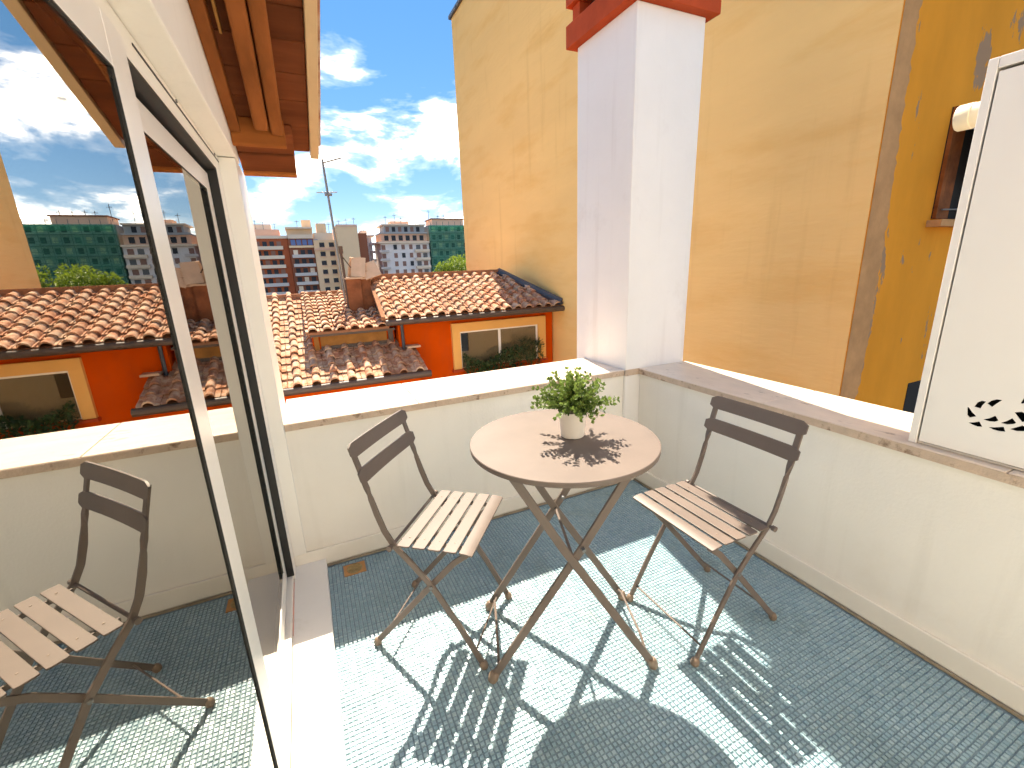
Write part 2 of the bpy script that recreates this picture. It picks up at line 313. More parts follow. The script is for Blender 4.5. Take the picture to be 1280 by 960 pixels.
# ================================================================ OWN BUILDING: lintel, column, room
t = empty('apartment_wall', (-1.94, 0, 0), label='cream lintel, column and room walls around the sliding glass door', cat='wall')
def apart(n, m_, *b, bevel=.003):
    o = MB().box(*b).build(n, m_, t, bevel=bevel); o.location = (1.94, 0, 0); return o
apart('lintel', M_white, -2.2, -1.868, -3.2, .10, 1.724, 2.6, bevel=.004)
apart('column', M_frame, -2.03, -1.872, -.0175, .0, .096, 1.722)
apart('column', M_frame, -2.03, -1.872, .002, .30, .096, 1.722)
apart('side_wall', M_white, -4.6, -2.03, .0, .30, GZ, 2.2)
apart('room_back_wall', M_roomw, -4.8, -4.6, -3.4, .30, -.2, 2.0)
apart('room_end_wall', M_roomw, -4.6, -2.0, -3.4, -3.2, -.2, 2.0)
apart('room_floor', M_roomf, -4.6, -2.035, -3.2, 0, -.2, .03)
apart('room_ceiling', M_roomw, -4.6, -2.2, -3.2, 0, 1.80, 2.0)
t2 = tag(MB().box(-1.86, .345, -3.0, -2.72, GZ, 2.5).build('bounce_wall', M_white), 'added cream wall behind the viewer bouncing fill light onto the terrace', 'wall')  # unseen wall added to bounce sunlight back onto the parapets
# curtains inside
def curtain(y0, y1, x_, label):
    mb = MB(); n = int((y1-y0)/.012); vs_ = []; fs = []
    for i in range(n+1):
        y = y0+(y1-y0)*i/n; dx = .022*math.sin(i*.75)+.008*math.sin(i*.31+1)
        for z in (.06, .7, 1.70): vs_.append((x_+dx*(1 if z < 1.6 else .6), y, z))
    for i in range(n):
        for k in range(2): fs.append((i*3+k, i*3+3+k, i*3+4+k, i*3+1+k))
    mb.add(vs_, fs); o = mb.build('curtain', M_curtain, smooth=True, fix=False)
    s = o.modifiers.new('thick', 'SOLIDIFY'); s.thickness = .002
    return tag(o, label, 'curtain', 'curtains inside the glass door')
curtain(-1.32, -1.02, -2.16, 'cream curtain gathered inside the room behind the front glass pane')
curtain(-.30, -.08, -2.14, 'cream curtain bunched beside the far door jamb inside the room')
# ================================================================ SLIDING DOOR
t = empty('sliding_door', (-1.93, -.02, .044), label='white aluminium sliding glass door reflecting the terrace', cat='door'); dl = Vector((1.93, .02, -.044))
def dpart(n, m_, p, *b, bevel=.002):
    o = MB().box(*b).build(n, m_, p, bevel=bevel); o.location = dl if p is t else (0, 0, 0); return o
FZ0, FZ1 = .044, 1.722
dpart('jamb', M_frame, t, -2.03, -1.925, -.105, -.019, FZ0, FZ1)
dpart('head', M_frame, t, -2.03, -1.925, -3.2, -.107, 1.668, FZ1)
dpart('bottom_track', M_frame, t, -2.03, -1.932, -3.2, -.107, FZ0-.01, .066)
for xx in (-1.962, -1.990): dpart('track_rail', M_steel, t, xx-.002, xx+.002, -3.2, -.108, .066, .078, bevel=0)
dpart('jamb_gasket', M_black, t, -2.0, -1.9262, -.113, -.1068, .067, 1.6675, bevel=0)
dpart('head_gasket', M_black, t, -2.0, -1.9262, -1.04, -.1135, 1.661, 1.6675, bevel=0)
dpart('head_groove', M_black, t, -1.9249, -1.9235, -.93, -.022, 1.702, 1.706, bevel=0)
for yy in (-.62, -.10): 
    MB().lathe([(.004, 0), (.004, .003)], n=10).build('screw', M_steel, t).matrix_local = Matrix.Translation(dl+Vector((-1.925, yy, 1.712))) @ Matrix.Rotation(math.pi/2, 4, 'Y')
# rear (sliding) leaf
lf = dpart('rear_leaf', M_frame, t, -1.985, -1.952, -.195, -.128, .080, 1.648)
dpart('stile', M_frame, lf, -1.985, -1.952, -1.07, -1.00, .080, 1.648)
dpart('rail', M_frame, lf, -1.985, -1.952, -.998, -.197, 1.590, 1.648)
dpart('rail', M_frame, lf, -1.985, -1.952, -.998, -.197, .080, .150)
dpart('glass_pane', M_glass, lf, -1.9575, -1.9545, -.998, -.197, .150, 1.590, bevel=0)
dpart('glass_gasket', M_black, lf, -1.9542, -1.9528, -.1985, -.1965, .15, 1.590, bevel=0)
dpart('glass_gasket', M_black, lf, -1.9542, -1.9528, -.998, -.200, 1.588, 1.5915, bevel=0)
# front leaf
FY = -1.142
lf = dpart('front_leaf', M_frame, t, -1.945, -1.910, FY, FY+.086, .070, 1.666)
dpart('rail', M_frame, lf, -1.945, -1.910, -3.2, FY-.001, 1.597, 1.666)
dpart('rail', M_frame, lf, -1.945, -1.910, -3.2, FY-.001, .070, .130)
dpart('glass_pane', M_glass, lf, -1.9168, -1.9138, -3.2, FY-.001, .130, 1.597, bevel=0)
dpart('glass_gasket', M_black, lf, -1.9137, -1.9102, FY-.0022, FY-.0003, .13, 1.597, bevel=0)
dpart('glass_gasket', M_black, lf, -1.9137, -1.9102, -3.2, FY-.004, 1.5945, 1.597, bevel=0)
# ================================================================ TIMBER EAVE
SL = .30
def zr(y): return 2.05-SL*(y+.8)
t = empty('timber_eave', (-1.87, .1, zr(.1)), label='reddish timber roof eave overhanging the glass door', cat='roof'); ol = -Vector((-1.87, .1, zr(.1)))
def slab(n, m_, x0, x1, y0, y1, d0, d1, bevel=.003):
    b = [(x0, y0, zr(y0)+d0), (x1, y0, zr(y0)+d0), (x1, y1, zr(y1)+d0), (x0, y1, zr(y1)+d0)]
    tp = [(v[0], v[1], v[2]+d1-d0) for v in b]
    o = MB().hexa(b, tp).build(n, m_, t, bevel=bevel); o.location = ol; return o
ys = [.105, -.052, -.192, -.316, -.439, -.545]
while ys[-1] > -3.2: ys.append(ys[-1]-.128)
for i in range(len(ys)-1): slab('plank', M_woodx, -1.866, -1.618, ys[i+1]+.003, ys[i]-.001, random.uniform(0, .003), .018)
slab('verge_board', M_verge, -1.617, -1.585, -3.2, .125, -.012, .05)
slab('roof_tiles', M_tile, -1.90, -1.57, -3.2, .15, .051, .085)
slab('wall_plate', M_wood, -1.867, -1.835, -3.2, -.10, -.055, -.001)
slab('rafter', M_wood, -1.792, -1.748, -3.2, -.125, -.062, -.002, bevel=.008)
slab('rafter', M_wood, -1.744, -1.704, -3.2, -.095, -.058, -.002, bevel=.008)
slab('batten', M_ywood, -1.822, -1.815, -3.2, -.47, -.030, -.002, bevel=.001)
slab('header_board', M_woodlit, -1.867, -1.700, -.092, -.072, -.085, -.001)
slab('eave_board', M_woodx, -1.867, -1.675, -.070, .055, -.036, -.003)
slab('eave_board', M_woodx, -1.867, -1.675, .058, .175, -.042, -.003)
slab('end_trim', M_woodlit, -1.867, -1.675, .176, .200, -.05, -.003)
# ================================================================ BOILER CABINET
FX = .012
t = empty('boiler_cabinet', (FX, -1.305, TOP), label='white metal cabinet with cut-out scroll on the marble coping', cat='cabinet'); kl = -Vector((FX, -1.305, TOP))
def kpart(n, m_, *b, bevel=.002):
    o = MB().box(*b).build(n, m_, t, bevel=bevel); o.location = kl; return o
kpart('side_panel', M_cab, FX+.0, .30, -1.326, -1.305, TOP+.001, 1.800)
kpart('top_panel', M_cab, FX+.0, .30, -2.55, -1.327, 1.772, 1.800)
kpart('back_panel', M_cab, .28, .299, -2.55, -1.327, TOP+.001, 1.771)
kpart('side_panel', M_cab, FX, .30, -2.572, -2.551, TOP+.001, 1.800)
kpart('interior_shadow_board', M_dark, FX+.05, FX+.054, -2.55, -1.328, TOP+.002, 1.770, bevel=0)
kpart('bottom_rail', M_cab, FX+.012, .28, -2.55, -1.327, TOP+.001, TOP+.007, bevel=0)
# door panel with real holes, cut in the photograph's scroll of leaf-shaped slots
def hole(pts): return [(1180+a*100/960, 460+b*100/960) for a, b in pts]
HOLES = [[(275, 470), (295, 475), (330, 530), (383, 582), (300, 597), (272, 565)], [(355, 465), (395, 415), (450, 395), (500, 405), (455, 450), (432, 490)],
         [(512, 428), (560, 395), (630, 378), (693, 388), (640, 420), (570, 470)], [(465, 620), (540, 605), (612, 575), (648, 632), (600, 648), (530, 642)],
         [(285, 655), (345, 655), (420, 645), (455, 708), (390, 705), (330, 680)], [(528, 710), (600, 714), (710, 708), (732, 768), (650, 760), (580, 742)],
         [(672, 662), (745, 640), (815, 605), (862, 660), (830, 675), (750, 680)], [(785, 735), (860, 715), (940, 692), (1000, 740), (980, 762), (860, 760)],
         [(838, 535), (930, 528), (985, 560), (1010, 640), (930, 652), (880, 590)], [(912, 425), (960, 355), (1030, 330), (1010, 380), (940, 432)]]
def on_cab(u, v):
    d = R_*((u-640)/FPX)+D_*((v-480)/FPX)+_f; p = CAM+d*((FX-CAM.x)/d.x); return p.y, p.z
splines = [[(-1.331, TOP+.012), (-1.331, 1.764), (-2.546, 1.764), (-2.546, TOP+.012)]]
YM = -1.60
for h in HOLES:
    c = [on_cab(*p) for p in hole(h)]; splines.append(c); splines.append([(2*YM-a, b) for a, b in c])
cu = bpy.data.curves.new('door_outline', 'CURVE'); cu.dimensions = '2D'; cu.fill_mode = 'BOTH'; cu.extrude = .0015
for s in splines:
    sp = cu.splines.new('POLY'); sp.points.add(len(s)-1); sp.use_cyclic_u = True
    for p, (a, b) in zip(sp.points, s): p.co = (-a, b, 0, 1)
tmp = bpy.data.objects.new('tmp', cu); COL.objects.link(tmp); bpy.context.view_layer.update()
me = bpy.data.meshes.new_from_object(tmp.evaluated_get(bpy.context.evaluated_depsgraph_get())); bpy.data.objects.remove(tmp); bpy.data.curves.remove(cu)
for v in me.vertices: a, b, c = v.co; v.co = (FX+.004+c, -a, b)
me.materials.clear(); me.materials.append(M_cab)
o = link('door_panel', me, t); o.location = kl
fl = MB().lathe([(.033, 0), (.033, .050), (.035, .051), (.035, .082), (.033, .085), (.029, .085), (.029, .02)], n=28).build('flue_pipe', M_pipe, t, smooth=True)
fl.matrix_local = Matrix.Translation(kl+Vector((.12, -1.306, 1.692))) @ Matrix.Rotation(-math.pi/2, 4, 'X')
# ================================================================ FLOOR DRAIN
t = empty('floor_drain', (-1.685, -.09, 0), label='small square brass floor drain beside the door sill', cat='drain')
MB().box(-.047, .047, -.040, .040, -.006, .0).build('surround', M_bare, t)
MB().lathe([(.034, 0), (.034, .003), (.028, .003), (.028, .001)], n=24).build('grate_ring', M_brass, t)
for a in range(6):
    MB().box(.005, .026, -.003, .003, .0012, .0032).build('grate_bar', M_brass, t).rotation_euler.z = a*math.pi/3
# ================================================================ FURNITURE
def folding_chair(loc, rz, label):
    t = empty('folding_chair', loc, rz, label=label, cat='chair', group='folding bistro chairs at the round table')
    W = .166
    up = [(.205, .012), (.125, .158), (.04, .300), (-.03, .382), (-.083, .438), (-.112, .490), (-.132, .55), (-.147, .605), (-.156, .64), (-.163, .662), (-.172, .70), (-.197, .785)]
    for s in (-1, 1):
        pts = [(a, s*W, b) for a, b in up]; wn = []; w = []; h = []
        for a, b in up:
            tw = 0 if b < .59 else min(1, (b-.59)/.06)
            v = Vector((1, 0, .5))*(1-tw)+Vector((0, 1, 0))*tw; wn.append(tuple(v)); w.append(.021 if b < .59 else .021-.008*math.sin(math.pi*tw)); h.append(.0085+(.008*math.sin(math.pi*tw) if 0 < tw < 1 else 0))
        MB().bar(pts, wn, w, h).build('upright', M_taupe, t, bevel=.0018)
        pts = [(-.205, s*(W-.014), .012), (-.09, s*(W-.014), .148), (.035, s*(W-.014), .296), (.12, s*(W-.014), .392), (.172, s*(W-.014), .434)]
        MB().bar(pts, (1, 0, -.8), .020, .0085).build('leg', M_taupe, t, bevel=.0018)
        for fx, yy in ((.205, W), (-.205, W-.014)):
            sg = 1 if fx > 0 else -1
            MB().lathe([(.004, 0), (.0125, .002), (.0145, .009), (.0135, .020), (.009, .028), (.004, .030)], n=14).build('foot_cap', M_foot, t, smooth=True).matrix_local = Matrix.Translation((fx+sg*.004, s*yy, 0)) @ Matrix.Rotation(-sg*.35, 4, 'Y') 
        MB().lathe([(.007, -.004), (.007, .002), (.004, .004)], n=12).build('pivot_rivet', M_steel, t, smooth=True).matrix_local = Matrix.Translation((.0385, s*(W+.006), .298)) @ Matrix.Rotation(-s*math.pi/2, 4, 'X')
        MB().bar([(-.072, s*(W-.030), .4405), (.10, s*(W-.030), .4405), (.165, s*(W-.030), .4385)], (0, 1, 0), .006, .014).build('seat_rail', M_taupe, t)
    MB().tube([(.178, -W, .062), (.178, W, .062)], .0035, 8).build('cross_rod', M_taupe, t, smooth=True)
    MB().tube([(-.150, -W+.014, .080), (-.150, W-.014, .080)], .0035, 8).build('cross_rod', M_taupe, t, smooth=True)
    rod = MB().tube([(-.088, -W-.022, .441), (-.088, W+.022, .441)], .0055, 10).build('pivot_rod', M_taupe, t, smooth=True)
    for s in (-1, 1): MB().tube([(-.088, s*(W+.014), .441), (-.088, s*(W+.026), .441)], .0095, 12).build('rod_knob', M_taupe, rod, smooth=True)
    # seat slats, the front one rolled down
    for i in range(5):
        x0 = -.062+i*.0535; x1 = x0+.0435; ws = .186; mb = MB(); n = 5; prof = []
        for k in range(n+1):
            xx = x0+(x1-x0)*k/n; zz = .4495+.0015*math.sin((xx+.06)*9)
            if i == 4: zz -= .006*(k/n)**2.5
            prof.append((xx, zz))
        vs_ = []; fs = []
        for xx, zz in prof:
            e = ws-(.002 if (xx-x0 < 1e-6 or x1-xx < 1e-6) else 0)
            vs_ += [(xx, -e, zz), (xx, e, zz), (xx, e, zz+.0055), (xx, -e, zz+.0055)]
        for k in range(n):
            for j in range(4): fs.append((k*4+j, k*4+(j+1) % 4, k*4+4+(j+1) % 4, k*4+4+j))
        fs += [(0, 1, 2, 3), (n*4+3, n*4+2, n*4+1, n*4)]
        mb.add(vs_, fs); sl = mb.build('seat_slat', M_taupe, t, bevel=.0012)
        for s in (-1, 1): MB().lathe([(.0032, 0), (.0028, .0012), (.001, .0016)], (x0+.023, s*.136, .4560 if i < 4 else .452), n=8).build('rivet', M_foot, sl)
    # curved back slats with rounded ends
    for zc, xc, hh in ((.772, -.194, .047), (.686, -.170, .047)):
        vs_ = []; fs = []; n = 18; wb = .188
        for k in range(n+1):
            yy = -wb+2*wb*k/n; bow = -.006*(1-(yy/wb)**2); ed = (wb-abs(yy)); r_ = .010
            cut = 0 if ed > r_ else r_-math.sqrt(max(0, r_*r_-(r_-ed)**2))
            for dz in (-1, 1):
                zz = dz*(hh/2-cut); xx = xc+.008+bow-.28*zz
                vs_ += [(xx-.003, yy, zc+zz), (xx+.003, yy, zc+zz)]
        for k in range(n):
            a = k*4; b = a+4; fs += [(a, a+1, b+1, b), (a+2, b+2, b+3, a+3), (a, b, b+2, a+2), (a+1, a+3, b+3, b+1)]
        fs += [(0, 2, 3, 1), (n*4, n*4+1, n*4+3, n*4+2)]
        MB().add(vs_, fs).build('back_slat', M_taupe, t, smooth=True)
    return t
folding_chair((-1.398, -.585, 0), math.radians(-39), 'taupe folding slatted chair nearest the glass door')
folding_chair((-.500, -.988, 0), math.pi, 'taupe folding slatted chair under the right parapet')
# table
TC = Vector((-1.030, -.850, 0)); TH = .775; TR = .300
t = empty('bistro_table', TC, math.radians(-20), label='round taupe folding metal table with crossed legs', cat='table')
MB().lathe([(TR-.004, -.0165), (TR-.0005, -.0155), (TR, -.012), (TR, -.002), (TR-.0018, 0), (TR-.02, 0), (.05, 0), (.01, 0)], (0, 0, TH), n=96).build('table_top', M_taupe, t, smooth=True)
MB().lathe([(.01, 0), (TR-.007, 0), (TR-.007, .002)], (0, 0, TH-.0190), n=64).build('table_underside', M_taupe, t)
for v in (-.158, .158):
    sgn = 1 if v > 0 else -1
    for s, dv in ((1, .006), (-1, -.006)):
        pts = [(-s*.268, v+dv, .012), (s*.03, v+dv, .478), (s*.19, v+dv, TH-.022)]
        MB().bar(pts, (1, 0, 0), .026, .011).build('leg', M_taupe, t, bevel=.003)
        MB().lathe([(.005, 0), (.015, .002), (.0175, .012), (.0165, .026), (.011, .036), (.005, .038)], (0, 0, 0), n=14).build('foot_cap', M_foot, t, smooth=True).matrix_local = Matrix.Translation((-s*.272, v+dv, 0)) @ Matrix.Rotation(s*.35, 4, 'Y')
    MB().tube([(.028, v-.016*sgn, .478), (.028, v+.016*sgn, .478)], .006, 10).build('pivot_bolt', M_steel, t, smooth=True)
    MB().box(-.20, .20, v-.012, v+.012, TH-.036, TH-.0205).build('top_rail', M_taupe, t)
MB().tube([(0, -.156, .436), (0, .156, .436)], .005, 8).build('centre_rod', M_taupe, t, smooth=True)
for s in (-1, 1):
    MB().tube([(s*.248, -.155, .045), (s*.246, -.10, .075), (s*.246, .10, .075), (s*.248, .155, .045)], .0045, 8).build('side_rod', M_taupe, t, smooth=True)
# potted plant
PL = Vector((-.990, -.843, TH+.0005))
t = empty('potted_plant', PL, label='small leafy green plant in a white pot on the round table', cat='plant')
MB().lathe([(.035, 0), (.0375, .002), (.0455, .083), (.047, .088), (.0455, .089), (.043, .086), (.041, .070)], n=40).build('pot', M_pot, t, smooth=True)
MB().lathe([(.004, .073), (.0415, .074)], n=20).build('soil', M_soil, t)
rg = random.Random(5)
def foliage(mb, rn, p, d, size, wid, c):
    d = d.normalized(); sd_ = d.cross(Vector((rg.uniform(-1, 1), rg.uniform(-1, 1), rg.uniform(-.2, 1)))).normalized(); nn = d.cross(sd_)
    q = [p, p+d*size*.35+sd_*wid*.5+nn*size*.06, p+d*size*.75+sd_*wid*.42+nn*size*.03, p+d*size-nn*size*.08, p+d*size*.75-sd_*wid*.42+nn*size*.03, p+d*size*.35-sd_*wid*.5+nn*size*.06]
    mb.add(q, [(0, 1, 2, 3), (0, 3, 4, 5)]); rn += [c]*6
def leafmesh(name, mb, rn, m_, parent):
    me = bpy.data.meshes.new(name); me.from_pydata(mb.v, [], mb.f); me.materials.append(m_)
    a = me.attributes.new('tone_mix', 'FLOAT', 'POINT'); a.data.foreach_set('value', rn); return link(name, me, parent)
mb = MB(); rn = []; st = MB()
for i in range(72):
    az = i*2.39996+rg.uniform(-.3, .3); tilt = (i/72)**.85*1.22; ln = rg.uniform(.090, .128)*(1.12 if tilt < .35 else 1.0)
    d0 = Vector((math.sin(tilt)*math.cos(az), math.sin(tilt)*math.sin(az), math.cos(tilt)))
    p = Vector((.028*math.sin(tilt)*math.cos(az), .028*math.sin(tilt)*math.sin(az), .086)); pts = [p.copy()]
    n = 9; d = d0.copy()
    for k in range(n):
        d = (d+Vector((rg.uniform(-.10, .10), rg.uniform(-.10, .10), -.02-.11*math.sin(tilt)*k/n))).normalized(); p = p+d*ln/n; pts.append(p.copy())
        if k >= 1:
            for s in range(3 if k < n-1 else 4):
                a2 = rg.uniform(0, 6.28); o_ = d.orthogonal(); side = (Quaternion(d, a2) @ o_).normalized()
                sz = rg.uniform(.0125, .0195)*(1.05-.3*k/n); foliage(mb, rn, p, side+d*.75+Vector((0, 0, .25)), sz, sz*rg.uniform(.6, .75), min(1, max(0, .20+.65*(k/n)*max(.2, 1-tilt/2.2)+rg.uniform(-.18, .22))))  # leaf tone paler towards stem tips and on upright stems, plus random spread
    st.tube(pts, .0010, 4, .0005, cap=False)
tag(leafmesh('leaves', mb, rn, M_leaf, t)); st.build('stems', mat('stem', (.16, .19, .05), .7), t)
# ================================================================ ORANGE HOUSE WITH TILED ROOFS
def tile_mesh(name, w, l, ar, hgt):
    prof = [(-.5*w, .010), (-.47*w, .001), (-ar*w, 0)]
    for k in range(1, 6):
        a = math.pi*k/6; prof.append((-ar*w*math.cos(a), hgt*math.sin(a)))
    prof += [(ar*w, 0), (.47*w, .001), (.5*w, .010)]
    n = len(prof); vs_ = []
    for yy, dz, sc in ((0, .025, 1.0), (l+.035, .002, .86)):
        for x_, z_ in prof: vs_.append((x_*(sc if abs(x_) < ar*w+.001 else 1), yy, z_*sc+dz))
    for x_, z_ in prof: vs_.append((x_*.97, .004, z_*.86+.008))
    fs = []
    for k in range(n-1): fs += [(k, k+1, n+k+1, n+k), (2*n+k, 2*n+k+1, k+1, k)]
    return MB().add(vs_, fs).mesh(name, M_tile, smooth=True, fix=False)
def lay(parent, me_list, x0, x1, y0, y1, zf, slope, w, l, keep):
    th = math.atan(slope); dy = l*math.cos(th); nx = int(round((x1-x0)/w)); r = 0; y = y0
    while y < y1-.02:
        for i in range(nx):
            xx = x0+w*(i+.5)
            if keep(xx, y+dy/2):
                mt = Matrix.Translation((xx+random.uniform(-.006, .006), y+random.uniform(-.006, .006), zf(y)+random.uniform(0, .004))) @ Matrix.Rotation(th+random.uniform(-.012, .012), 4, 'X') @ Matrix.Rotation(random.uniform(-.03, .03), 4, 'Z')
                link('roof_tile', random.choice(me_list), parent, mt)
        y += dy
    return parent
H = empty('orange_house', (0, 0, 0), label='orange house with terracotta tiled roofs beyond the parapet', cat='house')
YO = 4.216
# lower wing
LW0, LW1, YE, ZE, M1 = -4.2, -.385, 3.6, .030, .36
MB().hexa([(LW0, 3.78, GZ), (LW1-.06, 3.78, GZ), (LW1-.06, 8.2, GZ), (LW0, 8.2, GZ)], [(LW0, 3.78, .04), (LW1-.06, 3.78, .04), (LW1-.06, 8.2, .04), (LW0, 8.2, .04)]).build('wall', M_housewall, H)
z1 = lambda y: ZE+M1*(y-YE)
YR = 6.05
rf = MB().hexa([(LW0, YE, z1(YE)-.05), (LW1, YE, z1(YE)-.05), (LW1, YR, z1(YR)-.05), (LW0, YR, z1(YR)-.05)], [(LW0, YE, z1(YE)), (LW1, YE, z1(YE)), (LW1, YR, z1(YR)), (LW0, YR, z1(YR))]).build('roof', M_ridge, H)
MB().hexa([(LW0, YR, z1(YR)-.06), (LW1, YR, z1(YR)-.06), (LW1, 8.3, .05), (LW0, 8.3, .05)], [(LW0, YR, z1(YR)), (LW1, YR, z1(YR)), (LW1, 8.3, .1), (LW0, 8.3, .1)]).build('rear_slope', M_tile, rf)
TA = tile_mesh('roof_tile', .205, .185, .25, .060); TB = tile_mesh('roof_tile', .172, .165, .32, .052)
lay(rf, [TA], -2.44, -.39, YE-.04, YR, lambda y: z1(y)+.004, M1, .205, .185, lambda x_, y_: not (x_ > -1.66 and y_ > 4.45) and not (x_ > -.60 and y_ > YO-.1))
# the rest of the lower wing's tiles, off to the left behind the door column, joined
mb = MB(); th = math.atan(M1)
for i in range(8):
    for k in range(14):
        y = YE-.04+k*.185*math.cos(th); mt = Matrix.Translation((-2.44-.205*(i+.5), y, z1(y)+.004)) @ Matrix.Rotation(th, 4, 'X')
        mb.add([mt @ v.co for v in TA.vertices], [tuple(p.vertices) for p in TA.polygons])
tag(mb.build('roof_tile_field', M_tile, rf, smooth=True, fix=False), kind='stuff')
MB().box(LW0, LW1+.03, YR-.03, YR+.10, z1(YR)-.02, z1(YR)+.075).build('ridge_cap', M_ridge, rf)
MB().tube([(LW0, YE-.055, ZE-.035), (LW1+.03, YE-.055, ZE-.035)], .045, 10).build('gutter', M_gutter, H, smooth=True)
# dormer
ZD = .568; MD = .20; zd = lambda y: ZD+MD*(y-4.20)
dm = MB().hexa([(-1.70, 4.36, .28), (-.63, 4.36, .28), (-.63, 6.05, .3), (-1.70, 6.05, .3)], [(-1.70, 4.36, zd(4.36)-.03), (-.63, 4.36, zd(4.36)-.03), (-.63, 6.05, zd(6.05)-.03), (-1.70, 6.05, zd(6.05)-.03)]).build('dormer', M_housewall, H)
MB().hexa([(-1.76, 4.20, zd(4.2)-.03), (-.72, 4.20, zd(4.2)-.03), (-.60, 6.06, zd(6.06)-.03), (-1.76, 6.06, zd(6.06)-.03)], [(-1.76, 4.20, zd(4.2)), (-.72, 4.20, zd(4.2)), (-.60, 6.06, zd(6.06)), (-1.76, 6.06, zd(6.06))]).build('dormer_roof', M_ridge, dm)
lay(dm, [TB], -1.76, -.73, 4.16, 6.05, lambda y: zd(y)+.004, MD, .172, .185, lambda x_, y_: True)
MB().box(-1.68, -1.62, 4.315, 4.358, .27, .535).build('dormer_post', M_ywood, dm)
MB().box(-.72, -.655, 4.315, 4.358, .20, .535).build('dormer_post', M_gutter, dm)
MB().box(-1.60, -.74, 4.335, 4.357, .30, .36).build('window_rail', M_gutter, dm); MB().box(-1.60, -.74, 4.335, 4.357, .49, .525).build('window_rail', M_gutter, dm)
MB().box(-1.60, -.74, 4.345, 4.356, .361, .489).build('window_board', M_ywood, dm)
MB().box(-1.72, -.64, 4.22, 4.30, ZD-.060, ZD-.032).build('eave_beam', M_gutter, dm)
MB().box(-1.76, -.70, 6.03, 6.12, zd(6.05)-.02, zd(6.05)+.07).build('ridge_cap', M_ridge, dm)
# upper wing
EX0, EX1, Y2, Z2, M2 = -.80, 1.875, 3.966, .690, .36
z2_ = lambda y: Z2+M2*(y-Y2); YR2 = 5.29
MB().box(-.60, 1.856, YO, 6.6, GZ, z2_(YO)-.05).build('wall', M_housewall, H)
hip = lambda y: EX1-(EX1-1.43)*(y-Y2)/(YR2-Y2)
r2 = MB().hexa([(EX0, Y2, Z2-.05), (EX1, Y2, Z2-.05), (1.43, YR2, z2_(YR2)-.05), (-.74, YR2, z2_(YR2)-.05)], [(EX0, Y2, Z2), (EX1, Y2, Z2), (1.43, YR2, z2_(YR2)), (-.74, YR2, z2_(YR2))]).build('roof', M_ridge, H)
MB().hexa([(-.74, YR2, .6), (1.43, YR2, .6), (1.85, 6.7, .6), (-.8, 6.7, .6)], [(-.74, YR2, z2_(YR2)), (1.43, YR2, z2_(YR2)), (1.85, 6.7, .72), (-.8, 6.7, .72)]).build('rear_slope', M_tile, r2)
MB().add([(EX1, Y2, Z2), (1.43, YR2, z2_(YR2)), (1.85, 6.7, .72)], [(0, 1, 2)]).build('hip_slope', M_tile, r2)
lay(r2, [TB], EX0, EX0+16*.167, Y2-.04, YR2, lambda y: z2_(y)+.004, M2, .167, .165, lambda x_, y_: x_ < hip(y_)-.03)
MB().tube([(EX1, Y2-.03, Z2+.05), (1.43, YR2+.02, z2_(YR2)+.055)], .055, 8).build('hip_flashing', M_lead, r2)
MB().bar([(EX1+.02, Y2-.05, Z2+.035), (1.45, YR2, z2_(YR2)+.035)], (1, 0, 0), .19, .03).build('hip_flashing', M_lead, r2)
MB().box(-.76, 1.45, YR2-.03, YR2+.09, z2_(YR2)-.01, z2_(YR2)+.085).build('ridge_cap', M_ridge, r2)
MB().bar([(EX0-.02, Y2-.02, Z2+.01), (-.76, YR2, z2_(YR2)+.01)], (1, 0, 0), .05, .05).build('verge_cap', M_ridge, r2)
MB().tube([(EX0, Y2-.06, Z2-.045), (EX1+.03, Y2-.06, Z2-.045)], .04, 10).build('gutter', M_gutter, H, smooth=True)
MB().tube([(-.55, YO-.04, Z2-.10), (-.55, YO-.04, .22)], .022, 8).build('downpipe', M_lead, H, smooth=True)
MB().box(-.52, -.34, YO-.16, YO-.005, .26, .285).build('flashing', M_slabtile, H)
# window with surround, frames, glass, room behind
wx0, wx1, wz0, wz1 = .275, 1.575, -.135, .400
wn = MB().box(wx0-.12, wx1+.13, YO-.055, YO-.001, wz1, wz1+.125).build('window', M_surround, H)
MB().box(wx0-.12, wx0, YO-.0545, YO-.001, wz0-.02, wz1-.001).build('surround', M_surround, wn)
MB().box(wx1, wx1+.13, YO-.0545, YO-.001, wz0-.02, wz1-.001).build('surround', M_surround, wn)
MB().box(wx0-.14, wx1+.15, YO-.085, YO-.001, wz0-.055, wz0-.021).build('sill', M_red, wn)
MB().box(wx0, wx1, YO-.006, YO-.003, wz0-.02, wz1).build('blind', mat('beige_blind', (.58, .44, .28), .9, .12, 20, stretch=(6, 1, .3)), wn)
MB().box(wx0+.02, wx0+.14, YO-.0075, YO-.0062, .10, wz1-.03).build('dark_gap', M_dark, wn)
for a, b in ((wx0, wx0+.022), (wx0+.62, wx0+.66), (wx1-.03, wx1)): MB().box(a, b, YO-.019, YO-.008, wz0-.019, wz1-.026).build('window_frame', M_frame, wn)
MB().box(wx0, wx1, YO-.019, YO-.008, wz1-.025, wz1-.001).build('window_frame', M_frame, wn)
MB().box(wx0+.023, wx1-.031, YO-.0135, YO-.0125, wz0, wz1-.027).build('pane', M_glass2, wn)
